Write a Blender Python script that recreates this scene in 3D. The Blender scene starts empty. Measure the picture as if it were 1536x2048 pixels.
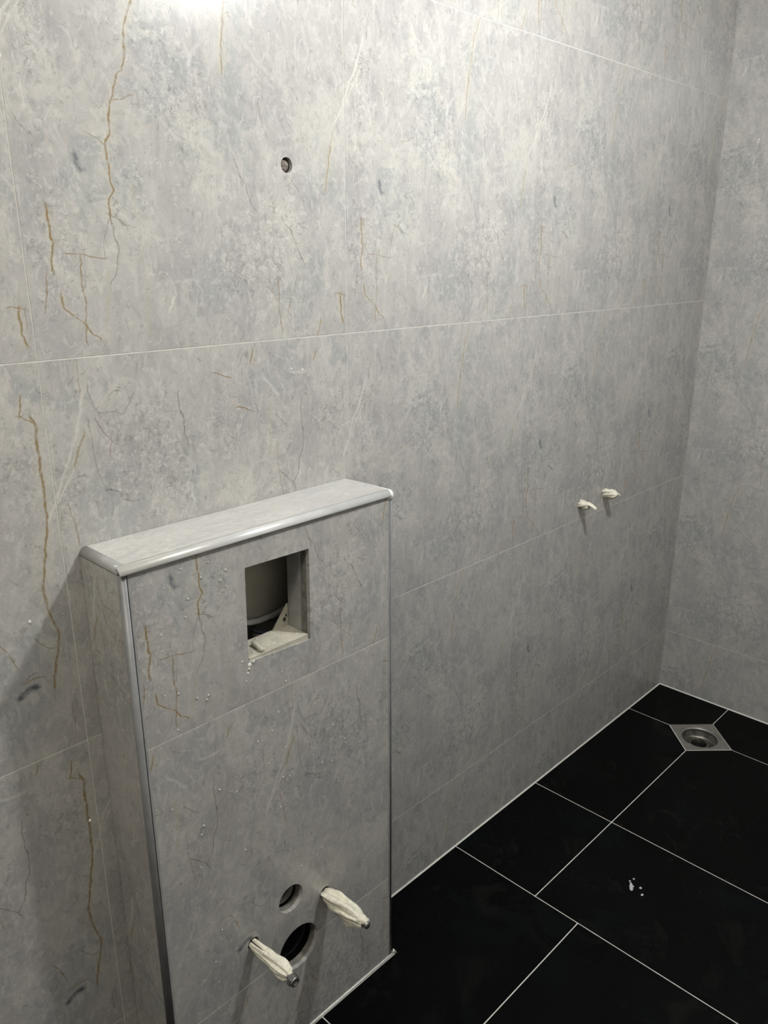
import bpy, bmesh, math, random
from mathutils import Matrix, Vector
random.seed(7)
S = bpy.context.scene
COL = S.collection
PI = math.pi

# ---------------- camera ----------------
def rot(ax, ay, az):
    return Matrix.Rotation(az, 3, 'Z') @ Matrix.Rotation(ax, 3, 'X') @ Matrix.Rotation(ay, 3, 'Y')
CAM = Vector((-1.0746, -1.1413, 1.5683))
R3 = rot(-0.3095, 0.0012, -0.7997)
right, fwd, up = R3.col[0], R3.col[1], R3.col[2]
cd = bpy.data.cameras.new('camera'); cam = bpy.data.objects.new('camera', cd); COL.objects.link(cam)
cam.matrix_world = Matrix(((right.x, up.x, -fwd.x, CAM.x), (right.y, up.y, -fwd.y, CAM.y), (right.z, up.z, -fwd.z, CAM.z), (0, 0, 0, 1)))
cd.sensor_fit = 'VERTICAL'; cd.sensor_height = 24.0; cd.lens = 1596.48 / 2048 * 24.0
cd.clip_start = 0.02; cd.clip_end = 20
S.camera = cam

# ---------------- world, light, exposure ----------------
w = bpy.data.worlds.new('world'); S.world = w; w.use_nodes = True
w.node_tree.nodes['Background'].inputs[0].default_value = (0.02, 0.02, 0.022, 1)
S.view_settings.view_transform = 'Standard'; S.view_settings.look = 'None'
S.view_settings.gamma = 1; S.view_settings.use_curve_mapping = False
S.view_settings.exposure = EXPO = 0.0
LAMP = Vector((0.29,-0.81,2.34)); LAMP_POWER = 202
def light(name, kind, loc, power, color, size):
    d = bpy.data.lights.new(name, kind); d.energy = power; d.color = color; d.shadow_soft_size = size
    o = bpy.data.objects.new(name, d); o.location = loc; COL.objects.link(o); return o
light('bulb_light', 'POINT', LAMP, LAMP_POWER, (1.0, 0.995, 0.965), 0.035)
DOOR = (-1.85,-1.0,2.05)      # open doorway in the left wall beside the camera: y0, y1, height
# added broad fill light under the ceiling, out of view, to lift the walls
FILL_PANEL = Vector((-1.3,-0.75,2.46))
d = bpy.data.lights.new('fill_light', 'AREA'); d.shape = 'DISK'; d.size = .42; d.energy = 13; d.color = (1.0, .95, .84)
o = bpy.data.objects.new('fill_light', d); COL.objects.link(o); o.location = (FILL_PANEL.x, FILL_PANEL.y, 2.46 - .024)

# ---------------- node helpers ----------------
class NT:
    def __init__(s, tree): s.t = tree
    def n(s, typ, **kw):
        nd = s.t.nodes.new(typ)
        for k, v in kw.items(): setattr(nd, k, v)
        return nd
    def l(s, a, b): s.t.links.new(a, b)
    def put(s, sock, v):
        if isinstance(v, bpy.types.NodeSocket): s.l(v, sock)
        else: sock.default_value = v
    def m(s, op, a, b=None, c=None, clamp=False):
        nd = s.n('ShaderNodeMath', operation=op, use_clamp=clamp)
        s.put(nd.inputs[0], a)
        if b is not None: s.put(nd.inputs[1], b)
        if c is not None: s.put(nd.inputs[2], c)
        return nd.outputs[0]
    def vm(s, op, a, b=None, scale=None):
        nd = s.n('ShaderNodeVectorMath', operation=op); s.put(nd.inputs[0], a)
        if b is not None: s.put(nd.inputs[1], b)
        if scale is not None: s.put(nd.inputs['Scale'], scale)
        return nd.outputs[0]
    def noise(s, vec, scale, detail=3, rough=.5, dist=0, out=0):
        nd = s.n('ShaderNodeTexNoise'); s.put(nd.inputs['Vector'], vec)
        nd.inputs['Scale'].default_value = scale; nd.inputs['Detail'].default_value = detail
        nd.inputs['Roughness'].default_value = rough; nd.inputs['Distortion'].default_value = dist
        return nd.outputs[out]
    def ramp(s, v, lo, hi, smooth=True):
        nd = s.n('ShaderNodeMapRange', interpolation_type='SMOOTHSTEP' if smooth else 'LINEAR')
        s.put(nd.inputs[0], v); nd.inputs[1].default_value = lo; nd.inputs[2].default_value = hi
        return nd.outputs[0]
    def mix(s, f, a, b):
        nd = s.n('ShaderNodeMix', data_type='RGBA'); s.put(nd.inputs[0], f)
        s.put(nd.inputs[6], a if not isinstance(a, tuple) else a + (1,)); s.put(nd.inputs[7], b if not isinstance(b, tuple) else b + (1,))
        return nd.outputs[2]

def new_mat(name):
    m = bpy.data.materials.new(name); m.use_nodes = True
    return m, NT(m.node_tree), m.node_tree.nodes['Principled BSDF']

def simple(name, col, rough=.5, metal=0, spec=.5, noise=0, nscale=60, bump=0):
    m, N, P = new_mat(name)
    P.inputs['Roughness'].default_value = rough; P.inputs['Metallic'].default_value = metal
    P.inputs['Specular IOR Level'].default_value = spec
    tc = N.n('ShaderNodeTexCoord').outputs['Object']
    f = N.noise(tc, nscale, 4, .6)
    a = tuple(c * (1 - noise) for c in col); b = tuple(min(1, c * (1 + noise)) for c in col)
    N.l(N.mix(N.ramp(f, .3, .7), a, b), P.inputs['Base Color'])
    if bump:
        bn = N.n('ShaderNodeBump'); bn.inputs['Strength'].default_value = bump; bn.inputs['Distance'].default_value = .002
        N.l(f, bn.inputs['Height']); N.l(bn.outputs[0], P.inputs['Normal'])
    return m

VEINS_A=[
('g',0,3,0.9,[0.33,0.22,0.365,0.223,0.385,0.237,0.408,0.228,0.447,0.227,0.485,0.225,0.508,0.237,0.54,0.242,0.583,0.25,0.612,0.262,0.637,0.27,0.645,0.288,0.678,0.295,0.725,0.297,0.768,0.31,0.802,0.323]),
('d',0,1.8,0.7,[0.163,0.202,0.203,0.225,0.25,0.233,0.29,0.225,0.33,0.22]),
('g',1,2,0.6,[0.183,0.505,0.205,0.497,0.22,0.485]),
('g',1,2,0.6,[0.25,0.583,0.275,0.588,0.302,0.598]),
('d',1,2,0.8,[0.22,0.33,0.242,0.32,0.26,0.305]),
('d',0,1.6,0.5,[0.233,0.195,0.273,0.2,0.33,0.22]),
('g',0,3.6,1,[0.205,0.062,0.233,0.065,0.263,0.073,0.282,0.067,0.315,0.067,0.342,0.065]),
('g',1,1.8,0.8,[0.103,0.242,0.14,0.237,0.192,0.23]),
('g',0,2.2,0.8,[0.035,0.127,0.083,0.13,0.123,0.135,0.193,0.128,0.235,0.133]),
('g',0,1.6,0.4,[0.175,0.14,0.233,0.143]),
('g',0,3,0.9,[0.042,0.163,0.058,0.14,0.083,0.123,0.095,0.103,0.115,0.077,0.148,0.077]),
('p',0,3.5,0.6,[0.062,0.18,0.11,0.188,0.15,0.2,0.192,0.198]),
('g',1,2,0.8,[0.952,0.125,0.982,0.12]),
('g',0,3.2,0.9,[0.04,0.978,0.068,0.972,0.12,0.973]),
('g',0,1.8,0.6,[0.08,0.985,0.118,0.987]),
('g',0,1.8,0.7,[0.108,0.032,0.15,0.042,0.2,0.047]),
('g',0,3.2,0.7,[0.688,0.568,0.743,0.572,0.82,0.582,0.867,0.593,0.928,0.603,0.997,0.633]),
('d',0,1.5,0.6,[0.533,0.735,0.543,0.708,0.57,0.693,0.617,0.68]),
('d',0,1.6,0.7,[0.348,0.667,0.377,0.638,0.415,0.628,0.445,0.607,0.48,0.592]),
('d',0,1.5,0.7,[0.388,0.83,0.417,0.81,0.445,0.783]),
('d',0,1.6,0.9,[0.215,0.83,0.253,0.803,0.302,0.782,0.335,0.747]),
('d',0,1.5,0.7,[0.18,0.748,0.205,0.73,0.225,0.708]),
('d',0,1.5,0.7,[0.142,0.585,0.17,0.567]),
('p',0,2.4,0.55,[0.022,0.303,0.13,0.3,0.257,0.3,0.298,0.297,0.355,0.288,0.407,0.285]),
('g',0,1.7,0.8,[0.02,0.735,0.078,0.725,0.17,0.728]),
('g',0,1.7,0.7,[0.083,0.762,0.127,0.778,0.175,0.8]),
('g',0,1.7,0.7,[0.068,0.77,0.08,0.757,0.113,0.722,0.157,0.682]),
('g',0,2.6,0.8,[0.0,0.87,0.01,0.878,0.048,0.888]),
('w',0,4,0.75,[0.548,-0.055,0.595,-0.048,0.653,-0.007,0.695,0.008,0.765,0.047,0.843,0.08]),
('w',0,2.5,0.6,[0.66,-0.002,0.712,0.035,0.755,0.063]),
('g',0,3,0.6,[0.423,0.917,0.472,0.928,0.527,0.938,0.582,0.952]),
('w',0,2.5,0.5,[0.55,0.042,0.583,0.043,0.645,0.033]),
('w',1,8,0.3,[0.64,0.765,0.678,0.73,0.743,0.687]),
('w',0,7,0.35,[0.498,0.443,0.523,0.41,0.56,0.378]),
('K',0,9,0.7,[0.427,0.157,0.437,0.148,0.458,0.148]),
('w',0,5,0.8,[0.103,0.362,0.12,0.372,0.138,0.382]),
('w',1,4,0.4,[0.392,0.172,0.45,0.173]),
]
VEINS_B=[
('g',0,4,1,[0.16,0.933,0.213,0.943,0.243,0.952,0.277,0.96,0.31,0.963,0.332,0.955,0.368,0.945,0.407,0.94,0.435,0.937,0.468,0.948,0.53,0.957,0.585,0.967,0.618,0.973,0.652,0.973,0.698,0.975,0.742,0.972,0.783,0.973,0.815,0.972,0.847,0.975,0.87,0.965]),
('g',0,2.6,0.9,[0.878,0.938,0.922,0.948]),
('g',1,2.6,0.9,[0.938,0.878,0.953,0.867,0.967,0.857]),
('w',0,5,0.75,[0.602,-0.027,0.652,0.0,0.708,0.023,0.77,0.052,0.812,0.07,0.862,0.087,0.913,0.098]),
('w',0,3.5,0.7,[0.637,-0.005,0.663,0.015,0.69,0.032,0.728,0.057]),
('g',0,4,0.7,[0.735,0.058,0.772,0.072,0.815,0.092]),
('g',0,2,0.5,[0.917,0.093,0.955,0.095,0.99,0.092]),
('d',0,1.6,0.6,[0.86,0.135,0.877,0.125,0.9,0.118,0.94,0.113]),
('d',1,1.6,0.5,[0.135,0.86,0.162,0.858,0.197,0.848]),
('d',0,1.6,0.6,[0.85,0.205,0.865,0.217,0.893,0.235]),
('r',0,2,0.7,[0.752,0.153,0.778,0.163,0.797,0.152,0.815,0.14,0.847,0.125]),
('d',0,1.7,0.5,[0.657,0.138,0.68,0.127,0.717,0.117,0.758,0.112,0.793,0.112,0.843,0.105]),
('K',1,2.5,0.5,[0.138,0.657,0.167,0.645,0.18,0.62,0.22,0.607]),
('d',0,1.7,0.9,[0.733,0.387,0.772,0.377,0.808,0.378,0.848,0.37,0.88,0.365]),
('g',0,2.2,0.7,[0.532,0.043,0.57,0.042,0.603,0.038,0.637,0.028]),
('g',1,2.4,0.9,[0.485,0.925,0.51,0.917,0.537,0.905]),
('g',1,2.4,1,[0.562,0.818,0.582,0.812,0.61,0.798]),
('d',0,1.7,0.8,[0.555,0.755,0.577,0.777,0.622,0.782,0.657,0.798,0.715,0.802,0.77,0.795,0.813,0.8]),
('g',0,2.2,0.5,[0.528,0.713,0.59,0.702,0.628,0.7,0.69,0.697]),
('d',0,1.7,0.8,[0.53,0.763,0.557,0.747,0.577,0.727,0.608,0.697]),
('d',0,1.5,0.6,[0.737,0.74,0.755,0.72,0.778,0.698]),
('p',0,6,0.5,[0.658,0.667,0.695,0.672,0.813,0.675]),
('w',0,6,0.6,[0.837,0.708,0.867,0.682,0.9,0.653]),
('w',0,3,0.6,[0.783,0.633,0.818,0.64,0.843,0.65]),
('g',0,3,0.8,[0.945,0.612,0.972,0.62]),
('g',1,2,0.8,[0.898,0.317,0.92,0.288,0.935,0.27,0.955,0.267]),
('g',0,2.4,0.8,[0.25,0.85,0.265,0.845,0.297,0.832,0.318,0.817]),
('K',1,9,1,[0.845,0.163,0.862,0.173,0.88,0.18,0.893,0.177]),
('d',1,1.8,0.7,[0.858,0.202,0.873,0.21,0.892,0.218]),
('g',1,2.2,0.8,[0.862,0.198,0.883,0.203,0.907,0.2]),
('g',0,2.2,0.8,[0.018,0.973,0.055,0.97,0.087,0.973]),
('g',0,3,0.8,[0.933,0.853,0.952,0.858]),
('w',1,4,0.5,[0.758,0.9,0.783,0.895,0.813,0.895]),
]

VCOL = {'g': (.245, .165, .06), 'p': (.45, .42, .30), 'd': (.17, .155, .12), 'w': (.66, .64, .58), 'r': (.22, .10, .06), 'K': (.09, .105, .125)}

# patches of the print: (u, v, half width, half height, lean) in parts of a tile
BLOBS_A = dict(zone=[(.40, .66, .10, .17, .5), (.68, .27, .11, .16, -.6), (.06, .66, .05, .09, 0), (.03, .69, .05, .07, .3), (.06, .26, .05, .12, 0), (.30, .36, .05, .08, 0)],
               cool=[(.60, .60, .05, .13, 0), (.38, .66, .08, .16, .2), (.83, .13, .05, .12, -.3), (.51, .15, .10, .08, 0), (.22, .40, .10, .12, .4), (.93, .46, .07, .12, 0), (.62, .88, .08, .06, 0)],
               pale=[(.73, .05, .09, .06, 0), (.83, .62, .05, .14, .5), (.18, .56, .09, .07, .3), (.94, .58, .04, .15, .2), (.25, .33, .06, .10, 0), (.48, .52, .06, .10, .6), (.72, .33, .08, .10, -.5), (.35, .80, .09, .06, 0)])
BLOBS_B = dict(zone=[(.27, .74, .12, .12, 0), (.02, .64, .06, .07, 0), (.50, .78, .05, .07, 0), (.92, .72, .04, .08, 0), (.33, .60, .09, .04, 0)],
               cool=[(.38, .66, .05, .14, 0), (.14, .62, .06, .13, .2), (.58, .40, .13, .10, 0), (.86, .20, .10, .16, -.4), (.05, .92, .08, .06, 0), (.70, .93, .09, .05, 0)],
               pale=[(.90, .88, .07, .12, .2), (.55, .60, .13, .06, 0), (.22, .90, .10, .05, 0), (.97, .50, .06, .10, .4), (.45, .24, .10, .08, .3), (.10, .30, .07, .10, 0), (.68, .70, .06, .08, 0)])
def marble(name, veins, seed, blobs, gold=1.0):
    """Printed grey stone. UV = metres inside one 0.6 x 0.6 print; the print is periodic across the joints."""
    m, N, P = new_mat(name)
    uv = N.n('ShaderNodeUVMap').outputs[0]
    sp = N.n('ShaderNodeSeparateXYZ'); N.l(uv, sp.inputs[0])
    u = N.m('MULTIPLY', sp.outputs[0], 1 / .6); v = N.m('MULTIPLY', sp.outputs[1], 1 / .6)
    ang = N.m('MULTIPLY', u, 2 * PI)
    cb = N.n('ShaderNodeCombineXYZ')
    N.l(N.m('MULTIPLY_ADD', N.m('COSINE', ang), .0955, seed), cb.inputs[0])
    N.l(N.m('MULTIPLY_ADD', N.m('SINE', ang), .0955, seed * 1.7), cb.inputs[1])
    N.l(N.m('MULTIPLY', sp.outputs[1], 1.0), cb.inputs[2])
    p = cb.outputs[0]
    pst = N.vm('MULTIPLY', p, (1, 1, .10))        # drawn out vertically: brushed streaks
    psl = N.vm('MULTIPLY', p, (1, 1, .60))
    # --- ground colour
    big = N.noise(psl, 11, 3, .55, .9)
    mid = N.noise(N.vm('ADD', psl, (7.1, 2.2, 1.4)), 24, 5, .66, 1.6)
    fine = N.noise(p, 110, 4, .65, .6)
    vfine = N.noise(p, 360, 3, .6)
    streak = N.noise(pst, 240, 3, .6)
    wob = N.n('ShaderNodeSeparateColor'); N.l(N.noise(p, 19, 5, .72, .8, 1), wob.inputs[0])
    uw = N.m('MULTIPLY_ADD', wob.outputs[0], .56, -.28); vw = N.m('MULTIPLY_ADD', wob.outputs[1], .56, -.28)
    un = N.m('ADD', N.m('FRACT', N.m('ADD', u, 10)), uw); vn = N.m('ADD', N.m('FRACT', N.m('ADD', v, 10)), vw)
    def blob(lst, soft):
        out = None
        for cu, cv, ru, rv, lean in lst:
            du = N.m('WRAP', N.m('SUBTRACT', un, cu), -.5, .5); dv = N.m('SUBTRACT', vn, cv)
            if lean: du = N.m('MULTIPLY_ADD', dv, lean, du)
            c3 = N.n('ShaderNodeCombineXYZ'); N.l(N.m('MULTIPLY', du, 1 / ru), c3.inputs[0]); N.l(N.m('MULTIPLY', dv, 1 / rv), c3.inputs[1])
            ln = N.n('ShaderNodeVectorMath', operation='LENGTH'); N.l(c3.outputs[0], ln.inputs[0])
            q_ = N.ramp(ln.outputs['Value'], 1.0 + soft, 1.0 - soft)
            out = q_ if out is None else N.m('MAXIMUM', out, q_)
        return out
    zone, cool, pale = blob(blobs['zone'], .35), blob(blobs['cool'], .14), blob(blobs['pale'], .22)
    col = N.mix(N.ramp(big, .36, .62), (.405, .390, .375), (.468, .452, .422))
    col = N.mix(N.m('MULTIPLY', cool, .55), col, (.350, .366, .352))
    col = N.mix(N.m('MULTIPLY', pale, .45), col, (.560, .543, .492))
    col = N.mix(N.m('MULTIPLY', N.ramp(mid, .51, .62), .34), col, (.60, .585, .54))
    col = N.mix(N.m('MULTIPLY', N.ramp(mid, .46, .34), .30), col, (.26, .26, .255))
    col = N.mix(N.m('MULTIPLY', N.ramp(N.noise(N.vm('ADD', psl, (2.1, 8.2, 3.4)), 45, 4, .6, 2.2), .57, .62), .40), col, (.62, .605, .56))
    ch = N.noise(N.vm('ADD', psl, (4.1, 1.2, 6.4)), 60, 5, .65, 2.6)
    col = N.mix(N.m('MULTIPLY', N.ramp(ch, .40, .34), .42), col, (.22, .215, .195))
    # hair cracks: thin level lines of a warped field, broken up
    lv = N.m('ABSOLUTE', N.m('SUBTRACT', N.noise(N.vm('ADD', psl, (6.6, 3.3, .4)), 17, 4, .6, 1.3), .5))
    hb = N.ramp(N.noise(p, 28, 3, .6), .54, .64)
    col = N.mix(N.m('MULTIPLY', N.m('MULTIPLY', N.ramp(lv, .0050, .0012), hb), .75), col, (.23, .21, .15))
    # --- rubble zones: pale grains in dark crazing
    gr = N.ramp(fine, .52, .64); gd = N.ramp(fine, .44, .32)
    zm = N.m('MULTIPLY_ADD', zone, .46, .13)
    col = N.mix(N.m('MULTIPLY', gr, zm), col, (.63, .615, .57))
    col = N.mix(N.m('MULTIPLY', gd, zm), col, (.22, .22, .205))
    vor = N.n('ShaderNodeTexVoronoi', feature='DISTANCE_TO_EDGE'); vor.inputs['Scale'].default_value = 105
    N.l(N.vm('ADD', p, N.vm('SCALE', N.noise(p, 60, 2, .5, 0, 1), scale=.012)), vor.inputs['Vector'])
    cr = N.ramp(vor.outputs[0], .055, .0)
    brk = N.ramp(N.noise(p, 34, 2), .46, .60)
    col = N.mix(N.m('MULTIPLY', N.m('MULTIPLY', cr, brk), N.m('MULTIPLY_ADD', zone, .45, .06)), col, (.19, .18, .14))
    # --- streaks and pepper
    col = N.mix(N.m('MULTIPLY', N.ramp(streak, .56, .70), .11), col, (.66, .64, .58))
    col = N.mix(N.m('MULTIPLY', N.ramp(streak, .42, .30), .09), col, (.25, .25, .24))
    col = N.mix(N.m('MULTIPLY', N.ramp(vfine, .60, .72), .16), col, (.66, .65, .60))
    col = N.mix(N.m('MULTIPLY', N.ramp(vfine, .40, .28), .16), col, (.22, .22, .21))
    # --- veins laid out one by one
    wn = N.n('ShaderNodeSeparateColor'); N.l(N.noise(p, 55, 3, .6, 0, 1), wn.inputs[0])
    wu = N.m('MULTIPLY_ADD', wn.outputs[0], .016, -.008); wv = N.m('MULTIPLY_ADD', wn.outputs[1], .016, -.008)
    uu = N.m('ADD', N.m('FRACT', N.m('ADD', u, 10)), wu); vv = N.m('ADD', N.m('FRACT', N.m('ADD', v, 10)), wv)
    u5 = N.m('ADD', uu, .5); v5 = N.m('ADD', vv, .5)
    acc = {}; halo = None
    thick = N.m('MULTIPLY_ADD', N.ramp(N.noise(p, 95, 4, .7), .36, .62), .80, .14)
    for kind, ax, wmm, st, pts in veins:
        prm, oth = (vv, u5) if ax == 0 else (uu, v5)
        ps = pts[0::2]; fs = pts[1::2]
        cr_ = N.n('ShaderNodeValToRGB'); N.l(prm, cr_.inputs[0]); e = cr_.color_ramp.elements
        eps = .012
        stops = [(ps[0] - eps, fs[0], 0)] + [(a, b, 1) for a, b in zip(ps, fs)] + [(ps[-1] + eps, fs[-1], 0)]
        stops = [(a, b, c) for a, b, c in stops if 0 <= a <= 1]
        while len(e) > 1: e.remove(e[0])
        for i, (a, b, c) in enumerate(stops):
            el = e[0] if i == 0 else e.new(a)
            el.position = a; el.color = ((b + .5) / 2, c, 0, 1)
        sc = N.n('ShaderNodeSeparateColor'); N.l(cr_.outputs[0], sc.inputs[0])
        d = N.m('MULTIPLY_ADD', sc.outputs[0], -2, oth)
        d = N.m('ABSOLUTE', N.m('WRAP', d, -.5, .5))
        if kind in 'gpr': st = st * gold
        hw = wmm * .001 / .6 * (.60 if kind in 'gr' else .66)
        a = N.m('MULTIPLY_ADD', d, -1 / hw, 1.25, True)
        a = N.m('MULTIPLY', a, N.m('MULTIPLY', sc.outputs[1], st))
        acc[kind] = a if kind not in acc else N.m('MAXIMUM', acc[kind], a)
        if kind == 'g' and wmm >= 2.5:
            h = N.m('MULTIPLY', N.m('MULTIPLY_ADD', d, -1 / (hw * 5.5), 1, True), N.m('MULTIPLY', sc.outputs[1], gold))
            halo = h if halo is None else N.m('MAXIMUM', halo, h)
    if halo is not None: col = N.mix(N.m('MULTIPLY', halo, N.m('MULTIPLY', thick, .60)), col, (.54, .50, .385))
    for k in 'pwKrdg':
        if k in acc: col = N.mix(N.m('MULTIPLY', acc[k], N.m('MINIMUM', N.m('ADD', thick, .32), .96)), col, VCOL[k])
    N.l(col, P.inputs['Base Color'])
    P.inputs['Roughness'].default_value = .2
    N.l(N.m('MULTIPLY_ADD', fine, .10, .20), P.inputs['Roughness'])
    P.inputs['Specular IOR Level'].default_value = .5
    return m

MA = marble('grey_stone_print', VEINS_A, 0.0, BLOBS_A)
MB = marble('grey_stone_print_second_face', VEINS_B, 5.3, BLOBS_B, .9)
MC = marble('grey_stone_print_third_face', VEINS_A[3:], 0.0, BLOBS_A, .75)

MD = marble('grey_stone_print_fourth_face', [q for q in VEINS_B if not (q[0] == 'g' and ((q[2] == 4 and q[3] == 1) or q[2] == 2.6) and q[4][1] < 1.2 and (q[4][1] > .8 or q[2] == 2.6 or q[3] == 1))], 5.3, BLOBS_B, .9)
MTOP = marble('top_lit_stone_print', VEINS_A[20:30], 2.2, BLOBS_A, .8)
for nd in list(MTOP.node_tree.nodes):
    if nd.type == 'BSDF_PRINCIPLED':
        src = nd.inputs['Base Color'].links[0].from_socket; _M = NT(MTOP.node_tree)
        _M.l(_M.mix(.38, src, (.72, .71, .68)), nd.inputs['Base Color'])  # print paled to put the light from above into the top tile's colour
def floor_mat():
    m, N, P = new_mat('black_polished_stone')
    tc = N.n('ShaderNodeTexCoord').outputs['Object']
    a = N.noise(tc, 7, 6, .65, 1.2); b = N.noise(N.vm('ADD', tc, (3, 5, 1)), 4, 5, .6, .8); f = N.noise(tc, 160, 3)
    col = N.mix(N.ramp(a, .52, .68), (.0024, .0026, .0027), (.0068, .0070, .0066))
    col = N.mix(N.m('MULTIPLY', N.ramp(b, .54, .62), .7), col, (.0030, .0050, .0048))
    col = N.mix(N.m('MULTIPLY', N.ramp(f, .66, .74), .5), col, (.014, .014, .013))
    N.l(col, P.inputs['Base Color'])
    P.inputs['Roughness'].default_value = .1
    N.l(N.m('MULTIPLY_ADD', a, .18, .03), P.inputs['Roughness'])
    P.inputs['Specular IOR Level'].default_value = .06
    return m
MF = floor_mat()
PLAIN = simple('grey_stone_tile_plain', (.43, .415, .39), .3, noise=.15, nscale=8)
GROUT = simple('cream_grout', (.74, .72, .66), .85, noise=.08, bump=.2)
SUB = simple('mortar_bed', (.26, .225, .19), .95, noise=.25, nscale=90, bump=.8)
CEIL = simple('white_ceiling_paint', (.55, .60, .68), .8, noise=.03)
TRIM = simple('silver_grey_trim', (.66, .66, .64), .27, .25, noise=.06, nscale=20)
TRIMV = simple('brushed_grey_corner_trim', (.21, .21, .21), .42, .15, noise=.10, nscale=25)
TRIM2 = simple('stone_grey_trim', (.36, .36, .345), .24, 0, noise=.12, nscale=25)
TRIMD = simple('dark_groove_shade', (.10, .11, .115), .45)  # dark tone stands for the shade in the trim grooves
BOARD = simple('grey_cement_board', (.20, .19, .165), .9, noise=.25, nscale=80, bump=.5)
CREAM = simple('cream_plastic', (.52, .49, .40), .55, noise=.14, nscale=40, bump=.2)
GREYP = simple('grey_plastic', (.33, .33, .31), .5, noise=.12, nscale=40)
DARKP = simple('dark_olive_plastic', (.085, .080, .062), .45, noise=.2, nscale=12)
TANKP = simple('olive_grey_tank_plastic', (.46, .44, .36), .5, noise=.1, nscale=12)
BLACKP = simple('black_plastic', (.016, .018, .018), .35, noise=.2)
RINGB = simple('blue_black_rubber', (.02, .025, .045), .35)
TAPE = simple('cream_masking_tape', (.84, .80, .66), .6, noise=.12, nscale=120, bump=.5)
METAL = simple('dull_steel', (.33, .32, .31), .35, .85, noise=.15, nscale=80)
STEEL = simple('stainless_steel', (.47, .46, .42), .36, .85, noise=.10, nscale=40)
STEELD = simple('stained_steel', (.26, .25, .22), .40, .8, noise=.35, nscale=45, bump=.4)
SILI = simple('white_silicone', (.80, .79, .74), .45, noise=.05, bump=.3)
WATER, _N, _P = new_mat('whitened_water')
_P.inputs['Base Color'].default_value = (.92, .94, .95, 1); _P.inputs['Roughness'].default_value = .03
_P.inputs['Transmission Weight'].default_value = .35; _P.inputs['IOR'].default_value = 1.33  # white base and low transmission put the splash's glint into its colour

# ---------------- object helpers ----------------
def link(name, me, mat, parent=None, smooth=False):
    o = bpy.data.objects.new(name, me); COL.objects.link(o)
    if mat: me.materials.append(mat)
    if smooth: me.shade_smooth()
    if parent: o.parent = parent
    return o
def mesh_of(bm, name):
    bmesh.ops.recalc_face_normals(bm, faces=bm.faces)
    me = bpy.data.meshes.new(name); bm.to_mesh(me); bm.free(); return me
def empty(name, loc=(0, 0, 0), label=None, cat=None, group=None, kind=None):
    o = bpy.data.objects.new(name, None); COL.objects.link(o); o.location = loc; o.empty_display_size = .05
    if label: o['label'] = label
    if cat: o['category'] = cat
    if group: o['group'] = group
    if kind: o['kind'] = kind
    return o
def circ(cx, cy, r, n=40, a0=0, a1=2 * PI, closed=True):
    k = n if closed else n + 1
    return [(cx + r * math.cos(a0 + (a1 - a0) * i / n), cy + r * math.sin(a0 + (a1 - a0) * i / n)) for i in range(k)]

# frames: (origin, axis a, axis b, outward normal)
BACK = (Vector((0, 0, 0)), Vector((1, 0, 0)), Vector((0, 0, 1)), Vector((0, -1, 0)))
def plate(name, parent, outer, holes, frame, face, thick, mat, uvf=None, org=None):
    """flat slab with true holes; 2-D coordinates on the frame, front face at `face` along the normal"""
    O, A, B, Nn = frame
    bm = bmesh.new(); edges = []
    for loop in [outer] + holes:
        vs = [bm.verts.new((x, y, 0)) for x, y in loop]
        for i in range(len(vs)): edges.append(bm.edges.new((vs[i], vs[(i + 1) % len(vs)])))
    bmesh.ops.triangle_fill(bm, use_beauty=True, use_dissolve=False, edges=edges, normal=(0, 0, 1))
    front = list(bm.faces)
    for f in front:
        if f.normal.z < 0: f.normal_flip()
    r = bmesh.ops.extrude_face_region(bm, geom=front)
    nv = [g for g in r['geom'] if isinstance(g, bmesh.types.BMVert)]
    for vtx in nv: vtx.co.z = -thick
    bmesh.ops.recalc_face_normals(bm, faces=bm.faces)
    if uvf:
        ul = bm.loops.layers.uv.new('UVMap')
        for f in bm.faces:
            for lp in f.loops:
                c = lp.vert.co; lp[ul].uv = uvf(c.x, c.y)
    me = bpy.data.meshes.new(name); bm.to_mesh(me); bm.free()
    c = org if org is not None else (sum(p[0] for p in outer) / len(outer), sum(p[1] for p in outer) / len(outer))
    wo = O + A * c[0] + B * c[1] + Nn * face
    M = Matrix((A, B, Nn)).transposed()
    if M.determinant() < 0: flip = True
    else: flip = False
    po = parent.location if parent else Vector((0, 0, 0))
    for vtx in me.vertices:
        q = Vector((vtx.co.x - c[0], vtx.co.y - c[1], vtx.co.z)); vtx.co = M @ q
    if flip: me.flip_normals()
    me.update()
    o = link(name, me, mat, parent); o.location = wo - po
    return o
def rect(x0, y0, x1, y1): return [(x0, y0), (x1, y0), (x1, y1), (x0, y1)]
def box(name, parent, lo, hi, mat, bev=0):
    bm = bmesh.new(); bmesh.ops.create_cube(bm, size=1)
    lo = Vector(lo); hi = Vector(hi); s = hi - lo; c = (lo + hi) / 2
    for vtx in bm.verts: vtx.co = Vector((vtx.co.x * s.x, vtx.co.y * s.y, vtx.co.z * s.z))
    if bev: bmesh.ops.bevel(bm, geom=list(bm.edges), offset=bev, segments=2, affect='EDGES', profile=.5)
    o = link(name, mesh_of(bm, name), mat, parent); o.location = c - (parent.location if parent else Vector()); return o
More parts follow.
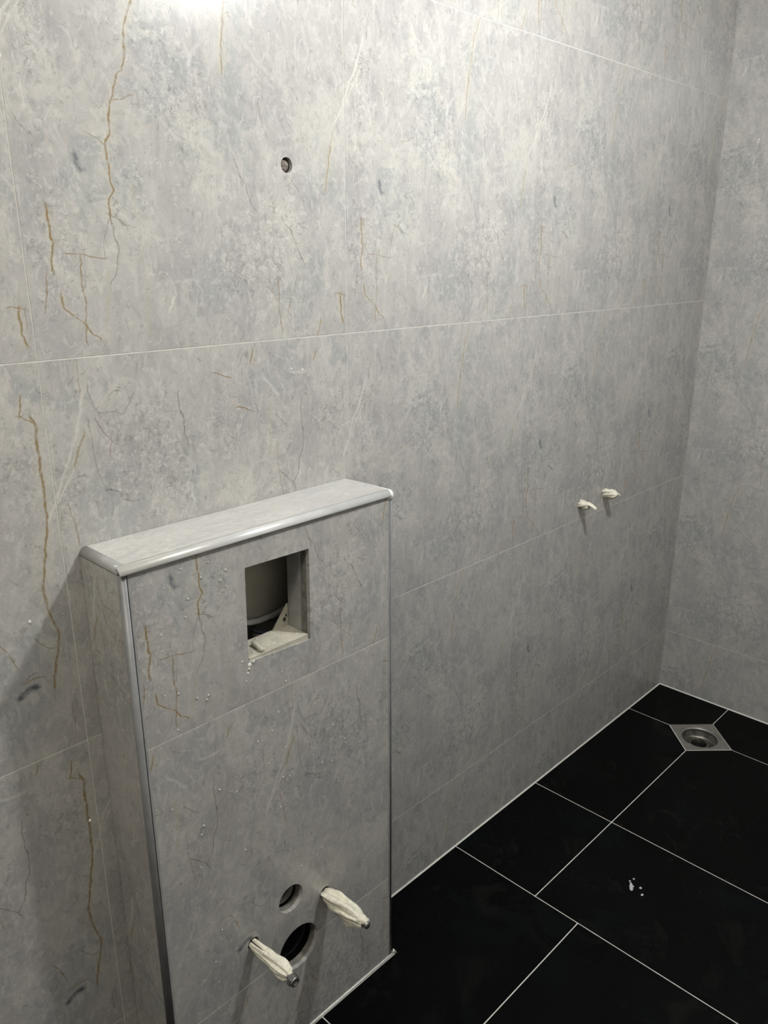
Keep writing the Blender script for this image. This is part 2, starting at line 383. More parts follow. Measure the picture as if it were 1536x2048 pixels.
def boxes(name, parent, lst, mat, kind=None):
    bm = bmesh.new()
    for lo, hi in lst:
        r = bmesh.ops.create_cube(bm, size=1)['verts']; lo = Vector(lo); hi = Vector(hi)
        for vtx in r: vtx.co = Vector(((lo.x + hi.x) / 2 + vtx.co.x * (hi.x - lo.x), (lo.y + hi.y) / 2 + vtx.co.y * (hi.y - lo.y), (lo.z + hi.z) / 2 + vtx.co.z * (hi.z - lo.z)))
    o = link(name, mesh_of(bm, name), mat, parent)
    if parent: o.location = -parent.location
    if kind: o['kind'] = kind
    return o
def loft(name, parent, rings, mat, cap=(True, True), smooth=True, closed=True):
    """rings: lists of world points, same count; local to parent"""
    off = parent.location if parent else Vector()
    bm = bmesh.new(); R = [[bm.verts.new(Vector(p) - off) for p in r] for r in rings]; n = len(R[0])
    for a, b in zip(R, R[1:]):
        for i in range(n if closed else n - 1):
            bm.faces.new((a[i], a[(i + 1) % n], b[(i + 1) % n], b[i]))
    if cap[0]: bm.faces.new(R[0])
    if cap[1]: bm.faces.new(R[-1])
    return link(name, mesh_of(bm, name), mat, parent, smooth)
def prism(name, parent, prof, mapf, t0, t1, mat, smooth=False):
    return loft(name, parent, [[mapf(a, b, t0) for a, b in prof], [mapf(a, b, t1) for a, b in prof]], mat, smooth=smooth)
def ring_lathe(name, parent, prof, center, axis, mat, n=32, cap=(False, False)):
    """prof: (r, t) along axis"""
    ax = Vector(axis).normalized(); s = Vector((0, 0, 1)) if abs(ax.z) < .9 else Vector((1, 0, 0))
    e1 = ax.cross(s).normalized(); e2 = ax.cross(e1); c = Vector(center)
    rings = [[c + ax * t + e1 * (r * math.cos(2 * PI * i / n)) + e2 * (r * math.sin(2 * PI * i / n)) for i in range(n)] for r, t in prof]
    return loft(name, parent, rings, mat, cap)
def splat_drops(name, parent, lst, mat, seg=8):
    """small domes: (centre, normal, radius, height)"""
    off = parent.location if parent else Vector()
    bm = bmesh.new()
    for c, nn, r, h in lst:
        nn = Vector(nn); s = Vector((0, 0, 1)) if abs(nn.z) < .9 else Vector((1, 0, 0))
        e1 = nn.cross(s).normalized(); e2 = nn.cross(e1); c = Vector(c) - off; prev = None
        st = random.uniform(1, 1.5)
        for k, (rr, hh) in enumerate([(1, -.02), (.95, .35), (.7, .75), (.3, .97)]):
            ring = [bm.verts.new(c + nn * (hh * h) + e1 * (r * rr * math.cos(2 * PI * i / seg)) + e2 * (r * rr * st * math.sin(2 * PI * i / seg))) for i in range(seg)]
            if prev:
                for i in range(seg): bm.faces.new((prev[i], prev[(i + 1) % seg], ring[(i + 1) % seg], ring[i]))
            prev = ring
        bm.faces.new(prev)
    o = link(name, mesh_of(bm, name), mat, parent, True); o['kind'] = 'stuff'; return o

# ---------------- dimensions taken from the photograph ----------------
XR = 1.6221; XL = -1.75; YF = -1.95; ZC = 2.46
G = .0018                     # joint width
TT = .009                     # tile thickness
BX0, BX1, BD, BT = -.5745, .0004, -.1253, 1.142      # cistern box: left, right, front, top
DC = Vector((1.3775, -.2650, 0)); DR = .1076          # drain centre and half diagonal

# ---------------- setting: back wall ----------------
wall_back = empty('wall_back', kind='structure')
vx = [XL, -1.2, -.6, 0, .6025, 1.2137, XR]
vz = [0, .229, .833, 1.4284, 2.0302, ZC]
holes_at = {(2, 3): [(-.1362, 1.7165, .0125)], (4, 2): [(.9215, .881, .0135), (1.0585, .8865, .0135)]}
def zrow(i, z, col):
    zb = vz[i]
    if i == 0: return .6 - ((.229 if col > 2 else .213) - z)
    if i == 4: return z - zb
    return (z - zb) * .6 / (vz[i + 1] - vz[i])
for ci in range(6):
    for ri in range(5):
        x0, x1 = vx[ci], vx[ci + 1]; z0, z1 = vz[ri], vz[ri + 1]
        if ci <= 2:
            if ri == 2: z0 = .813
            if ri == 1: z1 = .813; z0 = .213
            if ri == 0: z1 = .213
        hs = [circ(a, b, r, 28) for a, b, r in holes_at.get((ci, ri), [])]
        u0 = x1 - .6 if ci == 0 else x0
        second = (ci <= 2 and ri == 2) or (ci <= 1 and ri <= 1)
        zz = z0
        uvf = (lambda x, z, u0=u0, ri=ri, ci=ci: (x - u0, zrow(ri, z, ci)))
        gl = 0 if ci == 0 else G / 2; gr = .0009 if ci == 5 else G / 2
        plate('tile', wall_back, rect(x0 + gl, z0 + (.0035 if ri == 0 else G / 2), x1 - gr, z1 - (0 if ri == 4 else G / 2)), hs, BACK, 0, TT, (MD if ci == 2 else MB) if second else (MA if ci <= 2 else MC), uvf)
gs = []
for i, x in enumerate(vx[1:-1]):
    gs.append(((x - G * .6, .0007, 0), (x + G * .6, TT, ZC)))
for z in vz[1:-1]:
    if z == .229 or z == .833:
        gs.append(((0, .0005, z - G * .75), (XR, TT, z + G * .75))); zl = z - (.016 if z == .229 else .020)
        gs.append(((XL, .0005, zl - G * .75), (0, TT, zl + G * .75)))
    else: gs.append(((XL, .0005, z - G * .75), (XR, TT, z + G * .75)))
gs.append(((XL, .0005, 0), (XR, TT, .005)))
boxes('grout', wall_back, gs, GROUT, 'stuff')
# the mortar behind the tiles, pitted where the holes are cut
boxes('mortar_bed', wall_back, [((XL - .1, .0235, -.1), (XR + .15, .12, ZC + .1))], SUB)
hl = [circ(a, b, r * 1.02, 28) for L in holes_at.values() for a, b, r in L]
plate('backing_board', wall_back, rect(XL - .1, -.1, XR + .15, ZC + .1), hl, BACK, -TT, .0145, SUB)

# ---------------- right wall ----------------
wall_right = empty('wall_right', (XR, 0, 0), kind='structure')
RIGHT = (Vector((XR, 0, 0)), Vector((0, -1, 0)), Vector((0, 0, 1)), Vector((-1, 0, 0)))
ry = [0, .42, 1.02, 1.62, -YF]
for ci in range(4):
    for ri in range(5):
        u0 = -.18 if ci == 0 else ry[ci]
        plate('tile', wall_right, rect(ry[ci] + (0 if ci == 0 else G / 2), vz[ri] + (.0035 if ri == 0 else G / 2), ry[ci + 1] - G / 2, vz[ri + 1] - (0 if ri == 4 else G / 2)), [], RIGHT, 0, TT, MC,
              lambda y, z, u0=u0, ri=ri: (y - u0, zrow(ri, z, 3)))
gs = [((XR + .0007, -y - G * .6, 0), (XR + TT, -y + G * .6, ZC)) for y in ry[1:-1]]
gs2 = [((XR + .0004, YF, z - G * .75), (XR + TT, 0, z + G * .75)) for z in vz[2:-1]]
gs = [((XR + .0006, YF, .229 - G * .75), (XR + TT, 0, .229 + G * .75)), ((XR + .0005, YF, 0), (XR + TT, 0, .005))]
boxes('grout', wall_right, gs, GROUT, 'stuff')
GROUTG = simple('stone_grey_grout', (.42, .405, .375), .8, noise=.1)
gs2 += [((XR + .0007, -y - G * .6, 0), (XR + TT, -y + G * .6, ZC)) for y in ry[1:-1]]
boxes('grout', wall_right, gs2, GROUTG, 'stuff')
boxes('mortar_bed', wall_right, [((XR + TT, YF, -.1), (XR + .12, -.0005, ZC + .1))], SUB)

# ---------------- walls behind and left of the camera, ceiling ----------------
def plain_wall(name, frame, w_, u_off):
    o = plate(name, None, rect(0, 0, w_, ZC), [], frame, 0, .1, PLAIN, lambda a, b: (a + u_off, b + .371))
    o['kind'] = 'structure'; return o
def door_wall():
    y0, y1, hh = DOOR[0] - YF, DOOR[1] - YF, DOOR[2]
    poly = [(0, 0), (y0, 0), (y0, hh), (y1, hh), (y1, 0), (-YF, 0), (-YF, ZC), (0, ZC)]
    o = plate('wall_left', None, poly, [], (Vector((XL, YF, 0)), Vector((0, 1, 0)), Vector((0, 0, 1)), Vector((1, 0, 0))), 0, .1, PLAIN, lambda a, b: (a + .1, b + .371))
    o['kind'] = 'structure'
door_wall()
plain_wall('wall_front', (Vector((XR, YF, 0)), Vector((-1, 0, 0)), Vector((0, 0, 1)), Vector((0, 1, 0))), XR - XL, .3)
o = box('ceiling', None, (XL - .1, YF - .1, ZC), (XR + .1, .1, ZC + .1), CEIL); o['kind'] = 'structure'

# ---------------- floor ----------------
floor = empty('floor', kind='structure')
FLOOR = (Vector((0, 0, 0)), Vector((1, 0, 0)), Vector((0, 1, 0)), Vector((0, 0, 1)))
GF = .0028; h = GF / 2; e0 = .003
xa = [XL, -1.426, -.826, -.226, .3833]; ya = [0, -.3904, -.9904, -1.5904, YF]
xb = [.3833, .7762, 1.3775, XR]; yb = [0, -.2650, -.8650, -1.4650, YF]
def ftile(poly): plate('tile', floor, poly, [], FLOOR, 0, TT, MF)
for i in range(4):
    for j in range(4):
        x0 = xa[i] + (e0 if i == 0 else h); x1 = xa[i + 1] - h; y1 = ya[j] - (e0 if j == 0 else h); y0 = ya[j + 1] + (e0 if j == 3 else h)
        if j == 0 and i == 2:      # cut round the cistern box
            q = BD - .004
            poly = [(x0, y0), (x1, y0), (x1, q), (BX0 - .004, q), (BX0 - .004, y1), (x0, y1)]
        elif j == 0 and i == 3:
            q = BD - .004
            poly = [(x0, y0), (x1, y0), (x1, y1), (BX1 + .004, y1), (BX1 + .004, q), (x0, q)]
        else: poly = rect(x0, y0, x1, y1)
        ftile(poly)
for i in range(3):
    for j in range(4):
        x0 = xb[i] + h; x1 = xb[i + 1] - (e0 if i == 2 else h); y1 = yb[j] - (e0 if j == 0 else h); y0 = yb[j + 1] + (e0 if j == 3 else h)
        d = DR + .002
        if i == 1 and j == 0: poly = [(x0, y0), (DC.x - d, y0), (x1, DC.y + d), (x1, y1), (x0, y1)]
        elif i == 2 and j == 0: poly = [(x0, DC.y + d), (DC.x + d, y0), (x1, y0), (x1, y1), (x0, y1)]
        elif i == 1 and j == 1: poly = [(x0, y0), (x1, y0), (x1, DC.y - d), (DC.x - d, y1), (x0, y1)]
        elif i == 2 and j == 1: poly = [(x0, y0), (x1, y0), (x1, y1), (DC.x + d, y1), (x0, DC.y - d)]
        else: poly = rect(x0, y0, x1, y1)
        ftile(poly)
dd = DR - .004
diamond = [(DC.x - dd, DC.y), (DC.x, DC.y - dd), (DC.x + dd, DC.y), (DC.x, DC.y + dd)]
o = plate('grout', floor, rect(XL, YF, XR, 0), [diamond], FLOOR, -.0006, .010, GROUT); o['kind'] = 'stuff'
plate('screed', floor, rect(XL - .1, YF - .1, XR + .12, .12), [diamond], FLOOR, -.0106, .09, SUB)
# grout fillet where the tiles meet the walls
tr = .0035
o = prism('trim_1', None, [(0, 0), (tr, 0), (0, tr)], lambda a, b, t: (t, -a, b), BX1 + .002, XR, GROUT); o['kind'] = 'structure'
o = prism('trim_2', None, [(0, 0), (tr, 0), (0, tr)], lambda a, b, t: (XR - a, t, b), YF, 0, GROUT); o['kind'] = 'structure'
o = prism('trim_3', None, [(0, 0), (tr, 0), (0, tr)], lambda a, b, t: (t, -a, b), XL, BX0 - .002, GROUT); o['kind'] = 'structure'
o = prism('trim_4', None, [(0, 0), (.0016, 0), (0, .0016)], lambda a, b, t: (XR - a, -b, t), .003, ZC, GROUTG); o['kind'] = 'structure'

# ---------------- tiled cistern box ----------------
BOX = empty('cistern_box', ((BX0 + BX1) / 2, BD / 2, 0), 'tiled half-height cistern box with grey stone tiles and rounded silver edge trim', 'cistern box')
FRONT = (Vector((0, 0, 0)), Vector((1, 0, 0)), Vector((0, 0, 1)), Vector((0, -1, 0)))
FY = -BD - .0015      # front tile plane (distance along -y)
rv = .0095            # reveal taken by the corner trims
fx0, fx1 = BX0 + .0152, BX1 - .0152
OPN = [(-.3600, .9085), (-.2205, .9015), (-.2180, 1.0775), (-.3570, 1.0805)]
SH = (-.2925, .3600, .0300); LH = (-.2780, .2290, .0500); B1 = (-.3870, .3190, .0130); B2 = (-.2040, .3160, .0130)
def uvb(z0): return lambda x, z: (x - .018 + .6, (z - z0))
J1, J2 = .8315, .229
plate('front_tile', BOX, rect(fx0, J1 + G / 2, fx1, BT - .0125), [OPN], FRONT, FY, TT, MA, uvb(.8315))
arc_up = circ(LH[0], LH[1], LH[2], 24, PI, 0, False)       # left to right over the top
mid_poly = [(fx0, J2 + G / 2)] + [(x, max(z, J2 + G / 2)) for x, z in arc_up] + [(fx1, J2 + G / 2), (fx1, J1 - G / 2), (fx0, J1 - G / 2)]
plate('front_tile', BOX, mid_poly, [circ(*SH[:2], SH[2]), circ(*B1[:2], B1[2], 24), circ(*B2[:2], B2[2], 24)], FRONT, FY, TT, MD, lambda x, z: (x + .325, z - .229), org=(-.28, .5))
arc_dn = circ(LH[0], LH[1], LH[2], 24, 0, -PI, False)      # right to left under
low_poly = [(fx1, J2 - G / 2)] + [(x, min(z, J2 - G / 2)) for x, z in arc_dn] + [(fx0, J2 - G / 2), (fx0, .004), (fx1, .004)]
plate('front_tile', BOX, list(reversed(low_poly)), [], FRONT, FY, TT, MD, lambda x, z: (x + .325, z + .371), org=(-.28, .1))
OPN2 = [(-.3585, .9100), (-.2220, .9032), (-.2195, 1.0760), (-.3555, 1.0790)]
plate('front_board', BOX, rect(BX0 + .004, 0, BX1 - .004, BT - .004), [OPN2, circ(SH[0], SH[1], SH[2] * .96), circ(LH[0], LH[1], LH[2] * .97), circ(B1[0], B1[1], .0125, 24), circ(B2[0], B2[1], .0125, 24)], FRONT, FY - TT, .012, BOARD, org=(-.28, .5))
boxes('grout', BOX, [((fx0, -FY + .0006, z - G * .75), (x1_, -FY + TT, z + G * .75)) if False else ((xa_, -FY + .0006, z - G * .6), (xb_, -FY + TT, z + G * .6)) for z, xa_, xb_, x1_ in ((J1, fx0, fx1, 0), (J2, fx0, LH[0] - LH[2] - .0005, 0), (J2, LH[0] + LH[2] + .0005, fx1, 0))], GROUT, 'stuff')
LEFTF = (Vector((BX0, 0, 0)), Vector((0, -1, 0)), Vector((0, 0, 1)), Vector((-1, 0, 0)))
plate('side_tile', BOX, rect(.0015, .004, -BD - rv - .0005, BT - .0125), [], LEFTF, 0, TT, MB, lambda y, z: (y + .02, z - .55))
RIGHTF = (Vector((BX1, 0, 0)), Vector((0, -1, 0)), Vector((0, 0, 1)), Vector((1, 0, 0)))
plate('side_tile', BOX, rect(.0015, .004, -BD - rv - .0005, BT - .0125), [], RIGHTF, 0, TT, MA, lambda y, z: (y + .1, z - .55))
TOPF = (Vector((0, 0, BT)), Vector((1, 0, 0)), Vector((0, -1, 0)), Vector((0, 0, 1)))
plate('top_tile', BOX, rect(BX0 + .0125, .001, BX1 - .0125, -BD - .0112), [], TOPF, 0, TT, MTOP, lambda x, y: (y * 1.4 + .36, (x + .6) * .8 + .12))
boxes('side_board', BOX, [((BX0 + TT, BD + .020, 0), (BX0 + TT + .012, -.0005, BT - .013)), ((BX1 - TT - .012, BD + .020, 0), (BX1 - TT, -.0005, BT - .013)), ((BX0 + .012, BD + .0215, BT - .021), (BX1 - .012, -.0005, BT - TT))], BOARD)
# quarter-round trims. profile in the corner: a, b measured inward from the two outer faces
def qprof(r, web=.0035, n=10):
    out = [(r - r * math.cos(t), r - r * math.sin(t)) for t in [PI / 2 * i / n for i in range(n + 1)]]  # from (0,r) to (r,0)
    return out + [(r, web), (web + .002, web + .002), (web, r)]
q = qprof(.0095)
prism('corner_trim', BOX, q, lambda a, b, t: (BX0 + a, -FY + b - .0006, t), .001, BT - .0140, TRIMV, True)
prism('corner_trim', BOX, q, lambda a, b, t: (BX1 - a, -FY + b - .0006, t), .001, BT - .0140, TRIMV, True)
qt = qprof(.0125, .004)
ovh = .0045
of = prism('top_trim', BOX, qt, lambda a, b, t: (t, -FY - ovh + a, BT + .0004 - b), BX0 - .001, BX1 - .010, TRIM, True)
of['label'] = 'bright silver rounded trim along the front top edge'
ol = prism('top_trim', BOX, qt, lambda a, b, t: (BX0 - .001 + a, t, BT + .0004 - b), -FY + .007, -.0005, TRIM2, True)
orr = prism('top_trim', BOX, qt, lambda a, b, t: (BX1 + .001 - a, t, BT + .0004 - b), -FY + .005, -.0005, TRIM, True)
# groove bottoms beside each corner trim, coloured dark for their shade, and the pale tile edge line
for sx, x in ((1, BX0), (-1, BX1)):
    prism('groove_shade', BOX, [(.0090, .0030), (.0116, .0030), (.0116, .0085), (.0090, .0085)], lambda a, b, t, x=x, sx=sx: (x + sx * a, -FY + b, t), .002, BT - .0140, TRIMD)
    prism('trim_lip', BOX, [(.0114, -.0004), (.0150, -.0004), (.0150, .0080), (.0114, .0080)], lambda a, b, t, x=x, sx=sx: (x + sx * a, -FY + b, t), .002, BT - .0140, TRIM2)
# rounded corner piece at the right front
bm = bmesh.new(); bmesh.ops.create_uvsphere(bm, u_segments=20, v_segments=12, radius=.0125)
for vtx in bm.verts:
    vtx.co.x *= .95; vtx.co.z *= .95
o = link('trim_corner', mesh_of(bm, 'trim_corner'), SILI, BOX, True); o.location = Vector((BX1 - .0105, -FY + .0078, BT - .0115)) - BOX.location
o['label'] = 'white rounded corner piece'
# silicone / grout line at the foot of the box
def fillet(pts, name, r):
    rings = []
    for (x, y), (nx, ny) in pts:
        rings.append([(x, y, .0002), (x + nx * r, y + ny * r, .0002), (x + nx * r * .35, y + ny * r * .35, r * .45), (x, y, r)])
    return loft(name, BOX, rings, SILI)
ff = -FY
fillet([((BX0 - .001, ff), (0, -1)), ((-.4, ff), (0, -1)), ((-.2, ff), (0, -1)), ((BX1, ff), (0, -1))], 'foot_sealant', .0042)
fillet([((BX1, ff - .001), (1, 0)), ((BX1, -.004), (1, 0))], 'foot_sealant', .003)
fillet([((BX0, ff - .001), (-1, 0)), ((BX0, -.004), (-1, 0))], 'foot_sealant', .003)
loft('sealant_blob', BOX, [[(BX1 - .004, ff - .001, .0003), (BX1 + .009, ff - .007, .0003), (BX1 + .005, ff + .004, .0003)], [(BX1 - .001, ff - .001, .013), (BX1 + .003, ff - .002, .011), (BX1 + .002, ff + .001, .012)]], SILI)
# hardened drips and water beads on the tiled front
pix = [(-0.426, 1.11), (-0.441, 1.088), (-0.406, 1.073), (-0.41, 1.051), (-0.445, 1.042), (-0.522, 0.912), (-0.498, 0.906), (-0.466, 0.885), (-0.443, 0.88), (-0.447, 0.873), (-0.504, 0.842), (-0.395, 1.088), (-0.396, 1.06), (-0.474, 1.031), (-0.476, 1.113), (-0.373, 0.914), (-0.367, 0.874), (-0.351, 0.747), (-0.467, 1.06), (-0.518, 1.016), (-0.29, 0.861), (-0.282, 0.84), (-0.444, 0.879), (-0.447, 0.873), (-0.465, 0.883), (-0.302, 0.785), (-0.351, 0.747), (-0.328, 0.69), (-0.224, 0.657), (-0.202, 0.629), (-0.176, 0.619), (-0.289, 0.705), (-0.283, 0.64), (-0.298, 0.645), (-0.436, 0.692), (-0.528, 0.703), (-0.472, 0.638), (-0.478, 0.623), (-0.391, 0.538), (-0.485, 0.559), (-0.276, 0.462), (-0.222, 0.422), (-0.209, 0.432), (-0.307, 0.584), (-0.401, 0.67), (-0.318, 0.754), (-0.17, 0.698), (-0.141, 0.654), (-0.131, 0.488), (-0.262, 0.42), (-0.453, 0.4), (-0.468, 0.288), (-0.471, 0.338), (-0.198, 0.763), (-0.216, 0.766), (-0.664, 0.76)]
drops = []
for x, z in pix: drops.append(((x, -FY - .0001, z), (0, -1, 0), random.uniform(.0012, .0021), random.uniform(.0010, .0018)))
for i in range(110):
    x = random.uniform(-.54, -.03); z = random.uniform(.42, 1.10) if i % 3 else random.uniform(.05, .45)
    if -.38 < x < -.20 and z > .88: continue
    if z < .43 and -.41 < x < -.17: continue
    drops.append(((x, -FY - .0001, z), (0, -1, 0), random.uniform(.0006, .0013), random.uniform(.0005, .0011)))
splat_drops('dried_drips', BOX, drops, simple('pale_drips', (.60, .59, .54), .25))
# runs of thin dried grout at the lower left corner of the opening
splat_drops('dried_drips', BOX, [((-.3585, -FY, .902), (0, -1, 0), .004, .002), ((-.360, -FY, .896), (0, -1, 0), .0025, .002), ((-.3625, -FY, .888), (0, -1, 0), .002, .0012), ((-.350, -FY, .9055), (0, -1, 0), .003, .0015)], SILI)

# ---------------- what is inside the opening ----------------
LIN = BOX
ly0, ly1 = -FY + .0215, -.066
def quad_tube(name, oi, oo, ya_, yb_, mat):
    r = [[(x, ya_, z) for x, z in oo], [(x, yb_, z) for x, z in oo], [(x, yb_, z) for x, z in oi], [(x, ya_, z) for x, z in oi]]
    off = LIN.location; bm = bmesh.new(); R = [[bm.verts.new(Vector(p) - off) for p in k] for k in r]; n = 4
    for a, b in zip(R, R[1:] + R[:1]):
        for i in range(n): bm.faces.new((a[i], a[(i + 1) % n], b[(i + 1) % n], b[i]))
    return link(name, mesh_of(bm, name), mat, LIN)
OI = [(-.3565, .9115), (-.2245, .9050), (-.2225, 1.0735), (-.3530, 1.0765)]
OO = [(-.3590, .9090), (-.2215, .9025), (-.2195, 1.0765), (-.3560, 1.0795)]
quad_tube('liner_frame', OI, OO, ly0, ly1, GREYP)
o = boxes('liner_sill', LIN, [((-.3560, ly0 - .0195, .9025), (-.2250, ly1 + .004, .9125))], CREAM); o['label'] = 'cream plastic sill of the square opening'
loft('liner_gusset', LIN, [[(-.2600, y, .9125), (-.2250, y, .9125), (-.2250, y, .9560)] for y in (ly1, ly1 + .004)], CREAM, smooth=False)
splat_drops('mortar_crumbs', LIN, [((-.2345, ly1 + .0, .9270), (0, -1, 0), .0035, .002), ((-.230, ly1, .934), (0, -1, 0), .002, .002)], BLACKP)
ring_lathe('liner_peg', LIN, [(.0034, 0), (.0042, .002), (.0042, .026), (.0050, .027), (.0050, .033), (.003, .035)], (-.3265, -.1195, .9170), (.16, 1.0, 0.0), CREAM, 14, (True, True))
splat_drops('mortar_crumbs', LIN, [((random.uniform(-.35, -.23), random.uniform(ly0 - .012, ly1), .9125), (0, 0, 1), random.uniform(.001, .003), .0015) for k in range(26)], CREAM)

TANK = empty('concealed_cistern', (-.289, -.03, .60), 'dark plastic flush tank seen inside the square opening', 'cistern')
def shellbox(name, parent, lo, hi, t, mat):
    (x0, y0, z0), (x1, y1, z1) = lo, hi
    return boxes(name, parent, [((x0, y1 - t, z0), (x1, y1, z1)), ((x0, y0, z0), (x0 + t, y1 - t, z1)), ((x1 - t, y0, z0), (x1, y1 - t, z1)), ((x0 + t, y0, z0), (x1 - t, y1 - t, z0 + t)), ((x0 + t, y0, z1 - t), (x1 - t, y1 - t, z1))], mat)
shellbox('tank_body', TANK, (-.50, -.0640, .60), (-.075, -.002, 1.10), .003, TANKP)
# flush valve: cup with a blue-black seal, and the pale hose bending behind it
cx_, cy_ = -.2540, -.0345
ring_lathe('valve_cup', TANK, [(.006, .0), (.0285, .0), (.0285, .072), (.0270, .072), (.0270, .045), (.006, .045)], (cx_, cy_, .836), (0, 0, 1), DARKP, 40)
ring_lathe('seal_ring', TANK, [(.0268, .0), (.0290, .0), (.0294, .002), (.0288, .0040), (.0268, .0040), (.0268, .0)], (cx_, cy_, .9065), (0, 0, 1), RINGB, 40)
hp = [Vector((-.35, -.016, .934)), Vector((-.3016, -.014, .9225)), Vector((-.2563, -.013, .9130)), Vector((-.2206, -.013, .9125)), Vector((-.1896, -.014, .9180)), Vector((-.155, -.016, .933))]
def tube_rings(pts, rad, n=14, fr=None):
    rings = []
    for i, p in enumerate(pts):
        t = (pts[min(i + 1, len(pts) - 1)] - pts[max(i - 1, 0)]).normalized(); s = Vector((0, 0, 1)) if abs(t.z) < .9 else Vector((1, 0, 0))
        e1 = t.cross(s).normalized(); e2 = t.cross(e1)
        rings.append([p + e1 * (rad(i, 2 * PI * k / n) * math.cos(2 * PI * k / n)) + e2 * (rad(i, 2 * PI * k / n) * math.sin(2 * PI * k / n)) for k in range(n)])
    return rings
loft('hose', TANK, tube_rings(hp, lambda i, a: .0058), SILI)

# ---------------- pipes seen in the two round holes ----------------
FP = empty('flush_pipe', (SH[0], -.06, SH[1]), 'small grey flush pipe socket set back in the upper round hole', 'pipe')
ring_lathe('socket', FP, [(.0262, 0), (.0280, .002), (.0280, .06), (.0240, .06), (.0240, .004), (.0262, 0)], (SH[0], -.0985, SH[1]), (0, 1, 0), GREYP, 36)
ring_lathe('inner_ring', FP, [(.0195, 0), (.0236, 0), (.0236, .03), (.0195, .03), (.0195, 0)], (SH[0], -.0900, SH[1]), (0, 1, 0), DARKP, 36)
ring_lathe('seal', FP, [(.0150, 0), (.0200, 0), (.0200, .02), (.0150, .02), (.0150, 0)], (SH[0], -.082, SH[1]), (0, 1, 0), BLACKP, 30)
ring_lathe('plug', FP, [(.0145, 0), (.0145, .012)], (SH[0], -.070, SH[1]), (0, 1, 0), BLACKP, 24, (True, True))
WP = empty('waste_pipe', (LH[0], -.05, LH[1]), 'black waste pipe bend inside the large oval-looking round hole', 'pipe')
ring_lathe('socket', WP, [(.0445, 0), (.0475, 0), (.0475, .07), (.0430, .07), (.0430, .002), (.0445, 0)], (LH[0], -.090, LH[1]), (0, 1, 0), BLACKP, 40)
ring_lathe('inner_seal', WP, [(.0380, 0), (.0425, 0), (.0425, .012), (.0380, .014), (.0380, 0)], (LH[0], -.070, LH[1]), (0, 1, 0), BLACKP, 40)
ring_lathe('bend', WP, [(.0425, 0), (.0425, .004)], (LH[0], -.020, LH[1]), (0, 1, 0), BLACKP, 36, (True, True))

# ---------------- wrapped mounting bolts ----------------
def wrap(name, parent, base, axis, length, radf, mat, seed, n=72, m=34, droop=0):
    rnd = random.Random(seed); ph = [rnd.uniform(0, 6.28) for _ in range(6)]
    pts = [Vector(base) + Vector(axis) * (length * i / m) + Vector((0, 0, -droop * (i / m) ** 2)) for i in range(m + 1)]
    def rad(i, a):
        t = i / m; tw = a + t * 1.1
        rid = .14 * math.sin(3 * tw + ph[0]) + .15 * math.sin(5 * tw + ph[1] + 2 * t) + .12 * math.sin(9 * tw + ph[2] - 3 * t) + .05 * math.sin(17 * a + ph[3] + 9 * t) + .035 * math.sin(7 * a + 23 * t + ph[4])
        fold = .10 * abs(math.sin(2.5 * tw + ph[5]))
        return radf(t) * (1 + rid + fold)
    return loft(name, parent, tube_rings(pts, rad, n), mat, (True, True))
def interp(tab):
    def f(t):
        for (a, b), (c, d) in zip(tab, tab[1:]):
            if t <= c: k = (t - a) / (c - a); k = k * k * (3 - 2 * k); return b + (d - b) * k
        return tab[-1][1]
    return f
def bolt(x, z, label, L, radf, nut, seed):
    T = empty('mounting_bolt', (x, -FY, z), label, 'bolt', 'wrapped toilet mounting bolts on the tiled box')
    ring_lathe('rod', T, [(.0062, 0), (.0062, L + .035)], (x, -.099, z), (0, -1, 0), METAL, 16, (True, True))
    wrap('tape_wrap', T, (x, -FY + .003, z - .001), (0, -1, 0), L + .002, radf, TAPE, seed)
    y = -FY - L
    if nut:
        hexr = []
        for t, r in ((0, .0095), (.001, .0118), (.008, .0118), (.0095, .0105)):
            hexr.append([(x + r * math.cos(k * PI / 3 + .3), y - t - .004, z + r * math.sin(k * PI / 3 + .3)) for k in range(6)])
        loft('nut', T, hexr, METAL, smooth=False)
        ring_lathe('cap', T, [(.0100, 0), (.0096, .004), (.0060, .0055), (.0056, .003)], (x, y - .0125, z), (0, -1, 0), METAL, 20, (True, True))
        wrap('tape_tail', T, (x + .002, y + .004, z + .001), (.25, -.9, .15), .014, interp([(0, .0075), (.5, .004), (1, .002)]), TAPE, seed + 5, 16, 8)
    else:
        ring_lathe('nut', T, [(.0072, 0), (.0080, .002), (.0078, .007), (.0058, .009)], (x + .001, y - .002, z), (0, -1, 0), METAL, 6, (True, True))
        wrap('tape_tail', T, (x, y + .012, z + .003), (.1, -.95, .1), .020, interp([(0, .010), (.6, .0075), (1, .006)]), TAPE, seed + 5, 20, 8)
    return T
bolt(B1[0], B1[1], 'left mounting bolt in cream tape with a bare hex nut on its end', .1080, interp([(0, .0078), (.15, .0088), (.5, .0098), (.75, .0122), (.92, .0105), (1, .0050)]), True, 3)
bolt(B2[0], B2[1] - .001, 'right mounting bolt bulging with cream tape up to its tip', .1150, interp([(0, .0078), (.10, .0130), (.35, .0172), (.70, .0172), (.9, .0115), (1, .0085)]), False, 11)
# chipped rim of the bolt holes
for hx, hz in (B1[:2], B2[:2]):
    pass

